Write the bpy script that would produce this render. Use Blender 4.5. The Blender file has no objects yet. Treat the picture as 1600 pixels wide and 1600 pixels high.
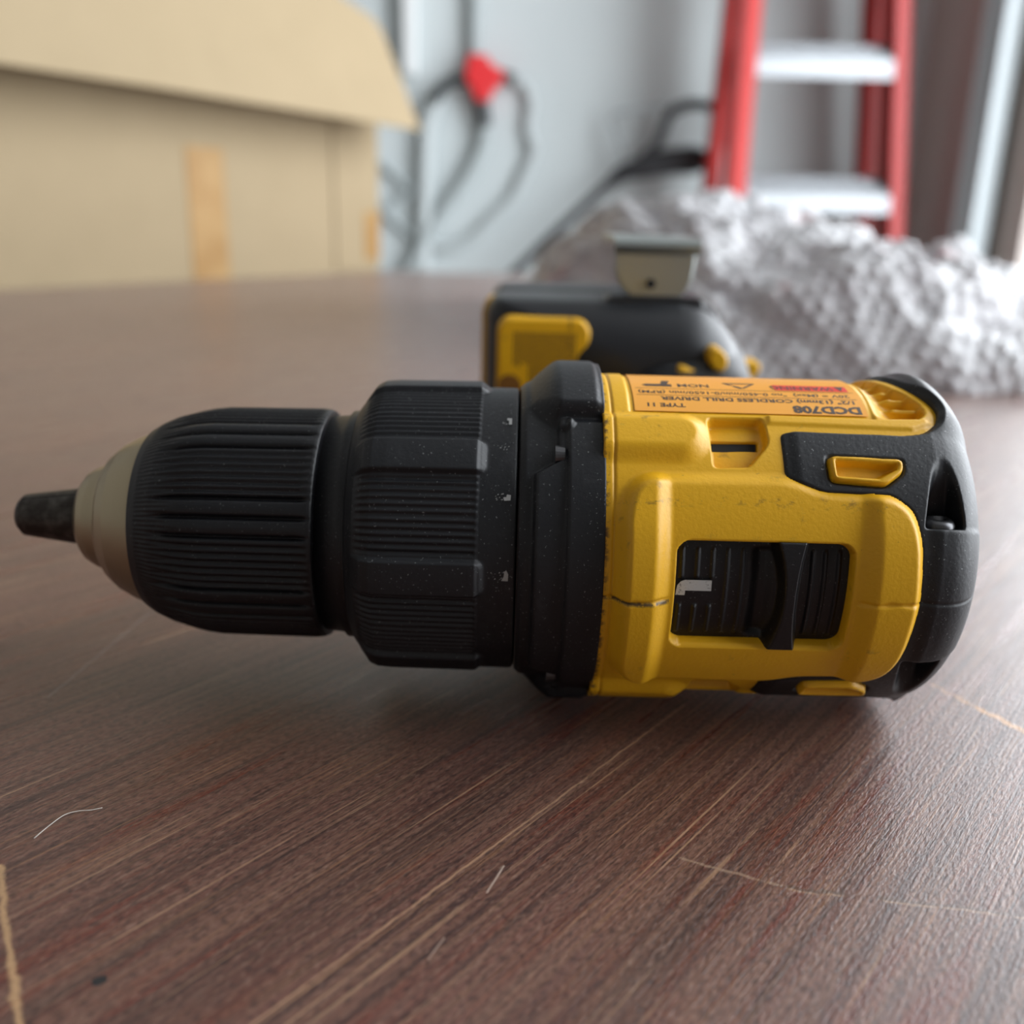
import bpy, bmesh, math, random
import numpy as np
from mathutils import Vector, Matrix

scene = bpy.context.scene
COL = scene.collection
rng = random.Random(7)
nrng = np.random.default_rng(11)

# ------------------------------------------------------------------ camera
F_PX, PITCH, ROLL, CAM_H = 1473.0, math.radians(17.2), math.radians(1.5), 0.088
fw = Vector((0, math.cos(PITCH), -math.sin(PITCH)))
r0 = Vector((1, 0, 0)); u0 = Vector((0, math.sin(PITCH), math.cos(PITCH)))
rt = r0 * math.cos(ROLL) + u0 * math.sin(ROLL)
up = u0 * math.cos(ROLL) - r0 * math.sin(ROLL)
cd = bpy.data.cameras.new('camera'); cam = bpy.data.objects.new('camera', cd); COL.objects.link(cam)
m = Matrix((rt, up, -fw)).transposed().to_4x4(); m.translation = (0, 0, CAM_H)
cam.matrix_world = m
cd.sensor_width = 36.0; cd.sensor_fit = 'HORIZONTAL'; cd.lens = F_PX / 1600 * 36.0
cd.clip_start = 0.005; cd.clip_end = 60
cd.dof.use_dof = True; cd.dof.focus_distance = 0.146; cd.dof.aperture_fstop = 11.0
scene.camera = cam

# ------------------------------------------------------------------ world, daylight, exposure
w = bpy.data.worlds.new('overcast_sky'); scene.world = w; w.use_nodes = True
bg = w.node_tree.nodes['Background']
bg.inputs[0].default_value = (0.86, 0.93, 1.0, 1); bg.inputs[1].default_value = 2.0
scene.view_settings.view_transform = 'Standard'; scene.view_settings.look = 'None'
scene.view_settings.gamma = 1.0; scene.view_settings.use_curve_mapping = False
scene.view_settings.exposure = 0.44
# daylight of the open garage door, standing in the doorway
ld = bpy.data.lights.new('doorway_daylight', 'AREA'); ld.shape = 'RECTANGLE'
ld.size = 2.1; ld.size_y = 2.2; ld.energy = 52; ld.color = (0.93, 0.965, 1.0)
lo = bpy.data.objects.new('doorway_daylight', ld); COL.objects.link(lo)
lo.location = (1.12, 0.78, 0.40); lo.rotation_euler = (0, math.radians(90), 0)

# ------------------------------------------------------------------ material helpers
def mat(name, col=(.8, .8, .8), rough=.5, metal=0.0, spec=.5, coat=0.0):
    M = bpy.data.materials.new(name); M.use_nodes = True
    b = M.node_tree.nodes['Principled BSDF']
    b.inputs['Base Color'].default_value = (*col, 1); b.inputs['Roughness'].default_value = rough
    b.inputs['Metallic'].default_value = metal; b.inputs['Specular IOR Level'].default_value = spec
    b.inputs['Coat Weight'].default_value = coat
    return M
class NT:
    def __init__(s, M):
        s.t = M.node_tree; s.n = s.t.nodes; s.b = s.n['Principled BSDF']
        s.co = s.n.new('ShaderNodeTexCoord').outputs['Object']
    def link(s, a, b): s.t.links.new(a, b)
    def mapping(s, rot=(0, 0, 0), scale=(1, 1, 1), loc=(0, 0, 0), src=None):
        k = s.n.new('ShaderNodeMapping'); k.inputs['Rotation'].default_value = rot
        k.inputs['Scale'].default_value = scale; k.inputs['Location'].default_value = loc
        s.link(src or s.co, k.inputs['Vector']); return k.outputs[0]
    def noise(s, vec, scale, detail=4, rough=.55, dist=0):
        k = s.n.new('ShaderNodeTexNoise'); s.link(vec, k.inputs['Vector'])
        k.inputs['Scale'].default_value = scale; k.inputs['Detail'].default_value = detail
        k.inputs['Roughness'].default_value = rough; k.inputs['Distortion'].default_value = dist
        return k.outputs[0]
    def ramp(s, fac, stops):
        k = s.n.new('ShaderNodeValToRGB'); s.link(fac, k.inputs[0])
        e = k.color_ramp.elements
        while len(e) < len(stops): e.new(0.5)
        for el, (p, c) in zip(e, stops):
            el.position = p; el.color = (c, c, c, 1) if not hasattr(c, '__len__') else (*c, 1)
        return k.outputs[0]
    def mix(s, fac, a, b, mode='MIX'):
        k = s.n.new('ShaderNodeMix'); k.data_type = 'RGBA'; k.blend_type = mode
        for sock, v in ((k.inputs[0], fac), (k.inputs[6], a), (k.inputs[7], b)):
            if hasattr(v, 'is_output'): s.link(v, sock)
            elif hasattr(v, '__len__'): sock.default_value = (*v, 1)
            else: sock.default_value = v if sock.type == 'VALUE' else (v, v, v, 1)
        return k.outputs[2]
    def math(s, op, a, b=0.0, c=None):
        k = s.n.new('ShaderNodeMath'); k.operation = op
        for i, v in enumerate((a, b) if c is None else (a, b, c)):
            if hasattr(v, 'is_output'): s.link(v, k.inputs[i])
            else: k.inputs[i].default_value = v
        return k.outputs[0]
    def bump(s, h, strength=.3, dist=.0003, prev=None):
        k = s.n.new('ShaderNodeBump'); s.link(h, k.inputs['Height'])
        k.inputs['Strength'].default_value = strength; k.inputs['Distance'].default_value = dist
        if prev is not None: s.link(prev, k.inputs['Normal'])
        s.link(k.outputs[0], s.b.inputs['Normal']); return k.outputs[0]
    def color(s, c): s.link(c, s.b.inputs['Base Color'])
    def rough(s, c): s.link(c, s.b.inputs['Roughness'])

def m_plastic(name, col, dirt, rough, grain=9000, dust=None, amount=.62):
    M = mat(name, col, rough); N = NT(M)
    n1 = N.noise(N.co, 190, 8, .68); n2 = N.noise(N.mapping(scale=(1, .35, 2.6)), 900, 3, .6)
    f = N.ramp(n1, [(amount, 0.0), (amount + .13, 1.0)])
    sp = N.ramp(n2, [(.70, 0.0), (.75, 1.0)])
    c = N.mix(N.math('MULTIPLY', f, .55), col, dirt)
    c = N.mix(N.math('MULTIPLY', sp, .5), c, dirt)
    if dust:
        d = N.ramp(N.noise(N.co, 2600, 2, .5), [(.69, 0.0), (.73, 1.0)])
        c = N.mix(N.math('MULTIPLY', d, .5), c, dust)
    N.color(c)
    N.bump(N.noise(N.co, grain * .17, 2, .5), .22, .00022)
    return M

YEL = (0.80, 0.425, 0.007)
M_YEL = m_plastic('yellow_plastic', YEL, (0.10, 0.055, 0.015), .42)
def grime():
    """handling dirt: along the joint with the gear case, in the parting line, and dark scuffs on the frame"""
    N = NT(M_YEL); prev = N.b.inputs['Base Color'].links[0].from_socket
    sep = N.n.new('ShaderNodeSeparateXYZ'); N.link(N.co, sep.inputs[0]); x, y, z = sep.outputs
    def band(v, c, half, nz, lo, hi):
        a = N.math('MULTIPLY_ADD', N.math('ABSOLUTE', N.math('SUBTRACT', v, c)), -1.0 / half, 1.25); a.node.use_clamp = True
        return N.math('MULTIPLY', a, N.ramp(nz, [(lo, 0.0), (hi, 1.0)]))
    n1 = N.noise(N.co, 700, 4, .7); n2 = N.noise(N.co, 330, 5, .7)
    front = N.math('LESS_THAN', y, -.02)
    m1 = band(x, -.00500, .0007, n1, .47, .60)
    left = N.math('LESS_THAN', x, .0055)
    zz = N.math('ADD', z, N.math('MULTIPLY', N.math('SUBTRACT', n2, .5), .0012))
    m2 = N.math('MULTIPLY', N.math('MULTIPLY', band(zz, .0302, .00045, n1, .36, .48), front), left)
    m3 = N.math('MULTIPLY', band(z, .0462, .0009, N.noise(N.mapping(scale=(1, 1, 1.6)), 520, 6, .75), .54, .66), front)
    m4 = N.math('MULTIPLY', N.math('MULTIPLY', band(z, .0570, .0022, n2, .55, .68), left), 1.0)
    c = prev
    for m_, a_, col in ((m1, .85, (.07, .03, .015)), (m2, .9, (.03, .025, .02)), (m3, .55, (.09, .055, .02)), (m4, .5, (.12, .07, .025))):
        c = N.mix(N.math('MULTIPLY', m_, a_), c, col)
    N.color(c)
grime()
M_BLK = m_plastic('black_rubber', (0.0072, 0.0082, 0.0108), (0.025, 0.026, 0.03), .47, dust=(.35, .36, .36), amount=.58)
M_BLK2 = m_plastic('black_hard_plastic', (0.0042, 0.0046, 0.0065), (0.014, 0.014, 0.016), .42, dust=(.22, .22, .22), amount=.6)
M_BLKF = m_plastic('black_foot_plastic', (0.012, 0.013, 0.016), (0.03, 0.03, 0.033), .38)
M_STEEL = mat('chuck_steel', (0.44, 0.375, 0.255), .33, 1.0)
_n = NT(M_STEEL); _n.bump(_n.noise(_n.mapping(scale=(1, .06, .06)), 4000, 2, .5), .1, .0001)
M_JAW = mat('jaw_steel', (0.085, 0.075, 0.065), .45, .85)
_n = NT(M_JAW); _n.color(_n.mix(_n.ramp(_n.noise(_n.co, 420, 5), [(.45, 0.0), (.7, 1.0)]), (.055, .048, .042), (.13, .12, .105)))
M_ZINC = mat('zinc_plate', (0.42, 0.46, 0.45), .38, .9)
M_SCREW = mat('screw_steel', (0.12, 0.12, 0.125), .35, .9)
M_LABEL = mat('orange_label', (0.93, 0.41, 0.055), .33)
M_INK = mat('label_ink', (0.07, 0.045, 0.03), .5)
M_RED = mat('label_red', (0.78, 0.045, 0.03), .4)
M_MARK = mat('white_mark', (0.46, 0.46, 0.45), .6)
_n = NT(M_MARK); _n.color(_n.mix(_n.ramp(_n.noise(_n.co, 2400, 4, .7), [(.56, 0.0), (.66, 1.0)]), (.5, .5, .49), (.06, .06, .065)))
M_WORN = mat('worn_number', (0.4, 0.4, 0.39), .6)
M_DARK = mat('dark_inside', (0.006, 0.006, 0.006), .8)
M_BROWN = mat('brown_print', (0.13, 0.075, 0.01), .5)

# ------------------------------------------------------------------ mesh helpers
def mesh_obj(name, verts, faces, M, parent=None, smooth=True, kind=None):
    me = bpy.data.meshes.new(name)
    me.from_pydata([tuple(v) for v in verts], [], [tuple(f) for f in faces])
    me.materials.append(M)
    if smooth: me.shade_smooth()
    me.update()
    o = bpy.data.objects.new(name, me); COL.objects.link(o)
    if parent is not None: o.parent = parent
    if kind: o['kind'] = kind
    return o
def bm_obj(name, bm, M, parent=None, smooth=False, kind=None, bevel=0.0, angle=None):
    bmesh.ops.recalc_face_normals(bm, faces=bm.faces)
    me = bpy.data.meshes.new(name); bm.to_mesh(me); bm.free()
    me.materials.append(M)
    if smooth: me.shade_smooth()
    o = bpy.data.objects.new(name, me); COL.objects.link(o)
    if parent is not None: o.parent = parent
    if kind: o['kind'] = kind
    if bevel:
        b = o.modifiers.new('bevel', 'BEVEL'); b.width = bevel; b.segments = 3; b.limit_method = 'ANGLE'
    return o
def empty(name, loc=(0, 0, 0)):
    o = bpy.data.objects.new(name, None); COL.objects.link(o); o.location = loc; o.empty_display_size = .02
    return o
def tag(o, label, cat, group=None):
    o['label'] = label; o['category'] = cat
    if group: o['group'] = group
    return o
def add_box(bm, lo, hi):
    v = [bm.verts.new((x, y, z)) for x in (lo[0], hi[0]) for y in (lo[1], hi[1]) for z in (lo[2], hi[2])]
    for f in ((0, 1, 3, 2), (4, 6, 7, 5), (0, 4, 5, 1), (2, 3, 7, 6), (0, 2, 6, 4), (1, 5, 7, 3)):
        bm.faces.new([v[i] for i in f])
    return v
def add_hexa(bm, a, b):
    """loft between two quads a,b (4 points each)"""
    va = [bm.verts.new(p) for p in a]; vb = [bm.verts.new(p) for p in b]
    bm.faces.new(va[::-1]); bm.faces.new(vb)
    for i in range(4):
        j = (i + 1) % 4; bm.faces.new((va[i], va[j], vb[j], vb[i]))
def prism(bm, pts, d):
    """extrude polygon of 3d points by vector d"""
    d = Vector(d); a = [bm.verts.new(p) for p in pts]; b = [bm.verts.new(Vector(p) + d) for p in pts]
    bm.faces.new(a[::-1]); bm.faces.new(b)
    n = len(a)
    for i in range(n):
        j = (i + 1) % n; bm.faces.new((a[i], a[j], b[j], b[i]))
def smooth_path(P, n=8):
    P = [Vector(p) for p in P]; out = []
    Q = [P[0] * 2 - P[1]] + P + [P[-1] * 2 - P[-2]]
    for i in range(1, len(Q) - 2):
        a, b, c, d = Q[i - 1:i + 3]
        for k in range(n):
            t = k / n
            out.append(.5 * ((2 * b) + (c - a) * t + (2 * a - 5 * b + 4 * c - d) * t * t + (3 * b - a - 3 * c + d) * t ** 3))
    out.append(P[-1]); return out
def add_tube(bm, P, r, seg=12):
    P = [Vector(p) for p in P]; rings = []
    rr = r if hasattr(r, '__len__') else [r] * len(P)
    for i, p in enumerate(P):
        t = (P[min(i + 1, len(P) - 1)] - P[max(i - 1, 0)]).normalized()
        a = t.cross(Vector((0, 1, 0.13)))
        if a.length < .05: a = t.cross(Vector((1, 0, 0)))
        a.normalize(); b = t.cross(a)
        rings.append([bm.verts.new(p + (a * math.cos(2 * math.pi * k / seg) + b * math.sin(2 * math.pi * k / seg)) * rr[i]) for k in range(seg)])
    for A, B in zip(rings, rings[1:]):
        for k in range(seg):
            bm.faces.new((A[k], A[(k + 1) % seg], B[(k + 1) % seg], B[k]))
    bm.faces.new(rings[0][::-1]); bm.faces.new(rings[-1])

# ================================================================== THE ROOM
M_WALL = mat('white_wall_paint', (0.66, 0.70, 0.70), .75); _n = NT(M_WALL)
_n.color(_n.mix(_n.noise(_n.co, 3, 4), (.54, .595, .602), (.61, .655, .66)))
M_WALLR = mat('taupe_wall_paint', (0.36, 0.31, 0.285), .8); _n = NT(M_WALLR)
_n.color(_n.mix(_n.noise(_n.co, 4, 4), (.46, .405, .375), (.53, .47, .435)))
M_CEIL = mat('ceiling_paint', (.38, .38, .37), .9)
M_CONC = mat('concrete', (.42, .41, .39), .8); _n = NT(M_CONC)
_n.color(_n.mix(_n.noise(_n.co, 9, 6), (.34, .33, .31), (.5, .49, .47)))
M_BRICK = mat('dim_wall_paint', (.34, .32, .30), .85)
FZ, CZ = -0.76, 1.75
def struct(name, lo, hi, M):
    bm = bmesh.new(); add_box(bm, lo, hi); return bm_obj(name, bm, M, kind='structure')
struct('floor', (-1.9, -1.8, FZ - .1), (1.05, 2.55, FZ), M_CONC)
struct('ceiling', (-1.9, -1.8, CZ), (1.05, 2.55, CZ + .1), M_CEIL)
struct('wall_back', (-1.9, 2.45, FZ), (1.05, 2.55, CZ), M_WALL)
struct('wall_left', (-1.9, -1.7, FZ), (-1.8, 2.45, CZ), M_BRICK)
struct('wall_front', (-1.9, -1.8, FZ), (1.05, -1.7, CZ), M_BRICK)
wr = empty('wall_right', (1.0, 0, FZ)); wr['kind'] = 'structure'
def wpiece(name, lo, hi):
    bm = bmesh.new(); add_box(bm, Vector(lo) - wr.location, Vector(hi) - wr.location); return bm_obj(name, bm, M_WALLR, wr)
wpiece('wall_return', (.95, 1.86, FZ), (1.05, 2.45, CZ))
wpiece('wall_pier', (.95, -1.7, FZ), (1.05, -0.36, CZ))
wpiece('door_lintel', (.95, -0.36, 1.5), (1.05, 1.86, CZ))
struct('ground', (1.05, -6, FZ - .14), (9, 9, FZ - .04), M_CONC)
# galvanised door track beside the opening
M_GALV = mat('galvanised_steel', (0.66, 0.73, 0.76), .40, .15)
tr = empty('door_track', (.945, 1.995, FZ)); tag(tr, 'galvanised vertical garage door track at the edge of the doorway', 'door track')
for nm, lo, hi in (('track_web', (-.02, -.035, 0), (-.014, .055, 2.4)), ('track_flange', (-.05, -.038, 0), (-.014, -.032, 2.4)),
                   ('track_flange', (-.05, .052, 0), (-.014, .058, 2.4))):
    bm = bmesh.new(); add_box(bm, lo, hi); bm_obj(nm, bm, M_GALV, tr)
for z in (.62, 1.0, 1.5):
    bm = bmesh.new(); add_box(bm, (-.016, .02, z), (.012, .085, z + .06)); bm_obj('track_bracket', bm, M_GALV, tr)

# ================================================================== TABLE
def table_material():
    M = mat('red_brown_tabletop', (.1, .04, .03), .4, spec=.55); N = NT(M)
    g = N.mapping(rot=(0, 0, math.radians(-51.2)))        # x now runs along the grain
    def st(sx, sy, loc=(0, 0, 0)): return N.mapping(scale=(sx, sy, 1), src=g, loc=loc)
    fine = N.noise(st(30, 2700), 1.0, 4, .6, .15)
    mid = N.noise(st(11, 900, (3.1, 7.7, 0)), 1.0, 5, .62, .25)
    wide = N.noise(st(4.5, 85, (9.3, 2.2, 0)), 1.0, 4, .6, .4)
    blotch = N.noise(st(16, 60, (1.7, 5.1, 0)), 1.0, 5, .65)
    speck = N.noise(st(700, 2100), 1.0, 3, .65)
    base = N.mix(N.ramp(wide, [(.36, 0.0), (.64, 1.0)]), (.088, .036, .026), (.160, .066, .048))
    base = N.mix(N.math('MULTIPLY', N.ramp(mid, [(.44, 0.0), (.60, 1.0)]), .75), base, (.195, .100, .068))
    base = N.mix(N.math('MULTIPLY', N.ramp(N.noise(st(12, 620, (8.1, .7, 0)), 1, 4, .6), [(.50, 0.0), (.62, 1.0)]), .6), base, (.040, .018, .016))
    redm = N.math('MULTIPLY', N.ramp(N.noise(st(12, 210, (4.4, 1.9, 0)), 1.0, 5, .66, .4), [(.52, 0.0), (.60, 1.0)]),
                  N.ramp(blotch, [(.42, 0.0), (.54, 1.0)]))
    base = N.mix(N.math('MULTIPLY', redm, .70), base, (.150, .026, .014))
    base = N.mix(N.math('MULTIPLY', N.ramp(speck, [(.50, 0.0), (.62, 1.0)]), .70), base, (.022, .012, .012))
    base = N.mix(N.math('MULTIPLY', N.ramp(speck, [(.32, 1.0), (.43, 0.0)]), .45), base, (.30, .20, .15))
    light = N.math('MULTIPLY', N.ramp(fine, [(.56, 0.0), (.66, 1.0)]), N.ramp(N.noise(st(24, 90, (6, 6, 0)), 1, 4), [(.42, 0.0), (.58, 1.0)]))
    base = N.mix(N.math('MULTIPLY', light, .62), base, (.36, .18, .085))
    lt2 = N.math('MULTIPLY', N.ramp(N.noise(st(9, 1150, (2.7, 8.8, 0)), 1, 2, .5), [(.63, 0.0), (.69, 1.0)]),
                 N.ramp(N.noise(st(30, 60, (8, 3, 0)), 1, 3), [(.44, 0.0), (.54, 1.0)]))
    base = N.mix(N.math('MULTIPLY', lt2, .7), base, (.42, .25, .145))
    # scratches and score marks: distance to segments in table coordinates (metres)
    sep = N.n.new('ShaderNodeSeparateXYZ'); N.link(N.co, sep.inputs[0])
    wob0 = N.math('SUBTRACT', N.noise(N.co, 260, 4, .7), .5)
    def seg(a, b, half, soft, brk, wamp):
        ax, ay = a; dx, dy = b[0] - a[0], b[1] - a[1]; L = math.hypot(dx, dy); dx /= L; dy /= L
        px = N.math('SUBTRACT', sep.outputs[0], ax); py = N.math('SUBTRACT', sep.outputs[1], ay)
        al = N.math('ADD', N.math('MULTIPLY', px, dx), N.math('MULTIPLY', py, dy))
        ac = N.math('ABSOLUTE', N.math('ADD', N.math('SUBTRACT', N.math('MULTIPLY', px, -dy), N.math('MULTIPLY', py, -dx)), N.math('MULTIPLY', wob0, wamp)))
        line = N.math('MULTIPLY_ADD', ac, -1.0 / soft, half / soft + .5); line.node.use_clamp = True
        e0 = N.math('GREATER_THAN', al, 0.0); e1 = N.math('LESS_THAN', al, L)
        k = N.ramp(N.noise(N.co, 180, 3), [(brk[0], 0.0), (brk[1], 1.0)])
        return N.math('MULTIPLY', N.math('MULTIPLY', line, k), N.math('MULTIPLY', e0, e1))
    for a, b, half, soft, col, amt, brk, wamp in (
            ((-.0705, .1110), (-.0535, .0830), .00045, .0005, (.50, .30, .15), .85, (.2, .34), .0022),
            ((.0860, .1733), (.1005, .1470), .0007, .0005, (.50, .24, .07), .85, (.40, .50), .003),
            ((.0255, .1164), (.0400, .1104), .00025, .0003, (.36, .24, .16), .6, (.38, .5), .0015),
            ((.0395, .1105), (.0800, .1048), .00035, .0003, (.10, .055, .035), .85, (.36, .46), .0018),
            ((.0395, .1100), (.0800, .1043), .00018, .0002, (.40, .26, .17), .6, (.42, .52), .0018),
            ((-.0305, .0817), (.034, .162), .00017, .0002, (.46, .27, .16), .75, (.32, .45), .0007),
            ((-.0021, .1078), (.0002, .1136), .00012, .00012, (.55, .42, .34), .85, (.2, .3), .0002),
            ((-.0090, .0953), (-.0072, .0992), .00010, .00012, (.50, .36, .28), .7, (.2, .3), .0002),
            ((-.0823, .1998), (-.0864, .1585), .00018, .0003, (.36, .33, .32), .45, (.2, .5), .001)):
        k = seg(a, b, half, soft, brk, wamp)
        base = N.mix(N.math('MULTIPLY', k, amt), base, col)
    vx = N.math('SUBTRACT', sep.outputs[0], -.0478); vy = N.math('SUBTRACT', sep.outputs[1], .0906)
    dd = N.math('SQRT', N.math('ADD', N.math('MULTIPLY', vx, vx), N.math('MULTIPLY', vy, vy)))
    chip = N.math('LESS_THAN', N.math('ADD', dd, N.math('MULTIPLY', wob0, .002)), .0010)
    base = N.mix(chip, base, (.012, .012, .014))
    N.color(base)
    r = N.ramp(N.noise(st(70, 1100, (5, 5, 0)), 1, 4, .6), [(.3, .27), (.7, .44)])
    N.rough(N.mix(redm, r, .24))
    h = N.math('ADD', N.math('MULTIPLY', fine, .55), N.math('MULTIPLY', N.noise(st(650, 1900, (1, 2, 0)), 1.0, 3, .6), 1.0))
    N.b.inputs['Sheen Weight'].default_value = .11; N.b.inputs['Sheen Roughness'].default_value = .38
    N.b.inputs['Sheen Tint'].default_value = (1.0, .90, .86, 1)
    N.b.inputs['Coat Weight'].default_value = .35; N.b.inputs['Coat Roughness'].default_value = .34
    N.bump(h, .55, .00030)
    return M
M_TAB = table_material()
M_TLEG = mat('dark_table_leg', (.05, .02, .016), .5)
table = empty('table', (0, .72, FZ)); tag(table, 'large worn red-brown wooden table the drill lies on', 'table')
bm = bmesh.new(); add_box(bm, (-1.0, -.35 - .72, -FZ - .035), (.62, 1.66 - .72, -FZ)); to = bm_obj('tabletop', bm, M_TAB, table)
# keep texture coordinates in world metres: shift origin of tabletop mesh
for v in to.data.vertices: v.co -= Vector((0, -.72, -FZ))
to.location = (0, -.72, -FZ)
for x in (-.92, .54):
    for y in (-.99, .86):
        bm = bmesh.new(); add_box(bm, (x - .035, y - .035, 0), (x + .035, y + .035, -FZ - .035)); bm_obj('leg', bm, M_TLEG, table, bevel=.004)
for lo, hi in (((-.9, -1.0, -FZ - .10), (.52, -.975, -FZ - .035)), ((-.9, .845, -FZ - .10), (.52, .87, -FZ - .035))):
    bm = bmesh.new(); add_box(bm, lo, hi); bm_obj('apron', bm, M_TLEG, table)

# ================================================================== CARDBOARD BOX
M_CARD = mat('cardboard', (.56, .41, .235), .85, spec=.2); _n = NT(M_CARD)
_n.color(_n.mix(_n.noise(_n.co, 14, 5, .6), (.315, .245, .150), (.365, .285, .178)))
M_TAPE = mat('brown_packing_tape', (.52, .28, .075), .55); _n = NT(M_TAPE)
_n.color(_n.mix(_n.ramp(_n.noise(_n.co, 22, 3), [(.4, 0.0), (.62, 1.0)]), (.31, .165, .042), (.36, .21, .068)))
box = empty('cardboard_box', (-.2365, 1.632, 0)); tag(box, 'open brown cardboard box with hanging flap and strip of packing tape', 'box')
bn = Vector((.858, -.513, 0)); bt = Vector((.513, .858, 0)); bz = Vector((0, 0, 1))
def bp(a, o, z): return bt * a + bn * o + bz * z         # along front, outward, up
def bpanel(name, c, M=M_CARD, bev=0):
    """c: (a0,a1,o0,o1,z0,z1)"""
    bm = bmesh.new(); a0, a1, o0, o1, z0, z1 = c
    add_hexa(bm, [bp(a0, o0, z0), bp(a1, o0, z0), bp(a1, o1, z0), bp(a0, o1, z0)], [bp(a0, o0, z1), bp(a1, o0, z1), bp(a1, o1, z1), bp(a0, o1, z1)])
    return bm_obj(name, bm, M, box)
BW, BD, BH = .78, .34, .335
bpanel('front_panel', (-BW, 0, -.005, 0, .0, BH)); bpanel('back_panel', (-BW, 0, -BD, -BD + .005, .0, BH))
bpanel('side_panel', (-.005, 0, -BD + .005, -.005, .0, BH)); bpanel('side_panel', (-BW, -BW + .005, -BD + .005, -.005, .0, BH))
bpanel('bottom_panel', (-BW + .005, -.005, -BD + .005, -.005, .0, .006))
bpanel('glue_tab', (-.105, .0015, 0, .003, .006, .245))
tp = bpanel('packing_tape', (-.388, -.325, 0, .0012, .0, .170), M_TAPE)
bpanel('packing_tape', (-.035, .0025, .003, .004, .02, .095), M_TAPE)
# hanging flap: a long board, free edge low and out in front, attached along the box's top edge
def fl(a, z, th=0.0):
    k = (z - .220) / .25
    return bp(a, .080 * (1 - k) + .004 + th, z)
fp = [(-.85, .2205), (-.5, .2215), (-.0, .2185), (-.036, .355), (-.052, .372), (-.155, .40), (-.16, .47), (-.85, .47)]
bm = bmesh.new(); prism(bm, [fl(a, z) for a, z in fp], bn * .006); bm_obj('flap', bm, M_CARD, box)

# ================================================================== BUBBLE WRAP
def bubble_wrap():
    M = bpy.data.materials.new('clear_bubble_wrap'); M.use_nodes = True; N = NT(M); b = N.b
    b.inputs['Base Color'].default_value = (.80, .81, .83, 1); b.inputs['Roughness'].default_value = .13
    b.inputs['IOR'].default_value = 1.3; b.inputs['Transmission Weight'].default_value = .40
    n = N.noise(N.co, 26, 4, .6)
    c = N.mix(N.ramp(n, [(.42, 0.0), (.62, 1.0)]), (.68, .67, .69), (.84, .85, .87))
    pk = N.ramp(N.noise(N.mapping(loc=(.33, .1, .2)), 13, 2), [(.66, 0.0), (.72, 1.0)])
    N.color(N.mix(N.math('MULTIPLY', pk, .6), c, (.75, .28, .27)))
    nx, ny = 380, 420
    X = np.linspace(.005, .60, nx); V_ = np.linspace(0, 1, ny); XX, VV = np.meshgrid(X, V_, indexing='ij')
    rx = np.array([.005, .028, .049, .080, .123, .189, .239, .284, .326, .374, .422, .447, .52, .60])
    rz = np.array([.005, .034, .062, .092, .106, .104, .100, .094, .074, .056, .044, .036, .022, .006])
    ridge = np.interp(XX, rx, rz)
    front = np.interp(X, [.005, .06, .12, .25, .4, .6], [.72, .66, .56, .53, .56, .62])[:, None]
    yr, back = .86, 1.14
    ph = VV * math.pi
    YY = np.where(ph < math.pi / 2, front + (yr - front) * (1 - np.cos(ph)) ** .85, back - (back - yr) * (1 + np.cos(ph)) ** .85)
    ZZ = ridge * np.sin(ph) ** .8
    Q = np.stack([XX, YY, ZZ], -1)
    arc = np.concatenate([np.zeros((nx, 1)), np.cumsum(np.linalg.norm(np.diff(Q, axis=1), axis=2), 1)], 1)
    def normals(Q):
        nn = np.cross(np.gradient(Q, axis=0), np.gradient(Q, axis=1)); nn /= np.linalg.norm(nn, axis=2, keepdims=True) + 1e-12
        return nn
    def vnoise(fx, fy, seed):
        r = np.random.default_rng(seed); n = 96; g = r.random((n, n))
        a = (XX * fx) % (n - 1.01); c = (arc * fy) % (n - 1.01); i = a.astype(int); j = c.astype(int); a = a - i; c = c - j
        a = a * a * (3 - 2 * a); c = c * c * (3 - 2 * c)
        return (g[i, j] * (1 - a) + g[i + 1, j] * a) * (1 - c) + (g[i, j + 1] * (1 - a) + g[i + 1, j + 1] * a) * c - .5
    fade = np.clip(np.sin(ph) * 2.5, 0, 1) * np.clip(ridge / .04, .1, 1)
    big = vnoise(10, 9, 1) * .030 + vnoise(24, 22, 2) * .022 - np.abs(vnoise(15, 17, 3)) * .040 - np.abs(vnoise(38, 34, 4)) * .026 + vnoise(62, 58, 7) * .006
    Q = Q + normals(Q) * ((big + .008) * fade)[..., None]
    wx = XX + vnoise(20, 18, 5) * .022; wy = arc + vnoise(19, 21, 6) * .022
    s = .0110; row = np.round(wy / (s * .866)); ox = (row % 2) * s / 2
    cx = np.round((wx - ox) / s) * s + ox; cy = row * s * .866
    d = np.hypot(wx - cx, wy - cy) / (s * .47)
    hsh = .25 + .75 * np.abs(np.sin(row * 91.7 + np.round((wx - ox) / s) * 57.3))
    Q = Q + normals(Q) * (.0042 * hsh * np.sqrt(np.clip(1 - d * d, 0, 1)))[..., None]
    Q[..., 2] = np.maximum(Q[..., 2], .0)
    V = Q.reshape(-1, 3) - np.array([.3, .8, 0])
    idx = np.arange(nx * ny).reshape(nx, ny)
    q = np.stack([idx[:-1, :-1], idx[1:, :-1], idx[1:, 1:], idx[:-1, 1:]], -1).reshape(-1, 4)
    o = mesh_obj('bubble_wrap', V.tolist(), q.tolist(), M); o.location = (.3, .8, 0.0006)
    tag(o, 'crumpled heap of clear bubble wrap on the table behind the drill', 'bubble wrap')
bubble_wrap()

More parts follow.
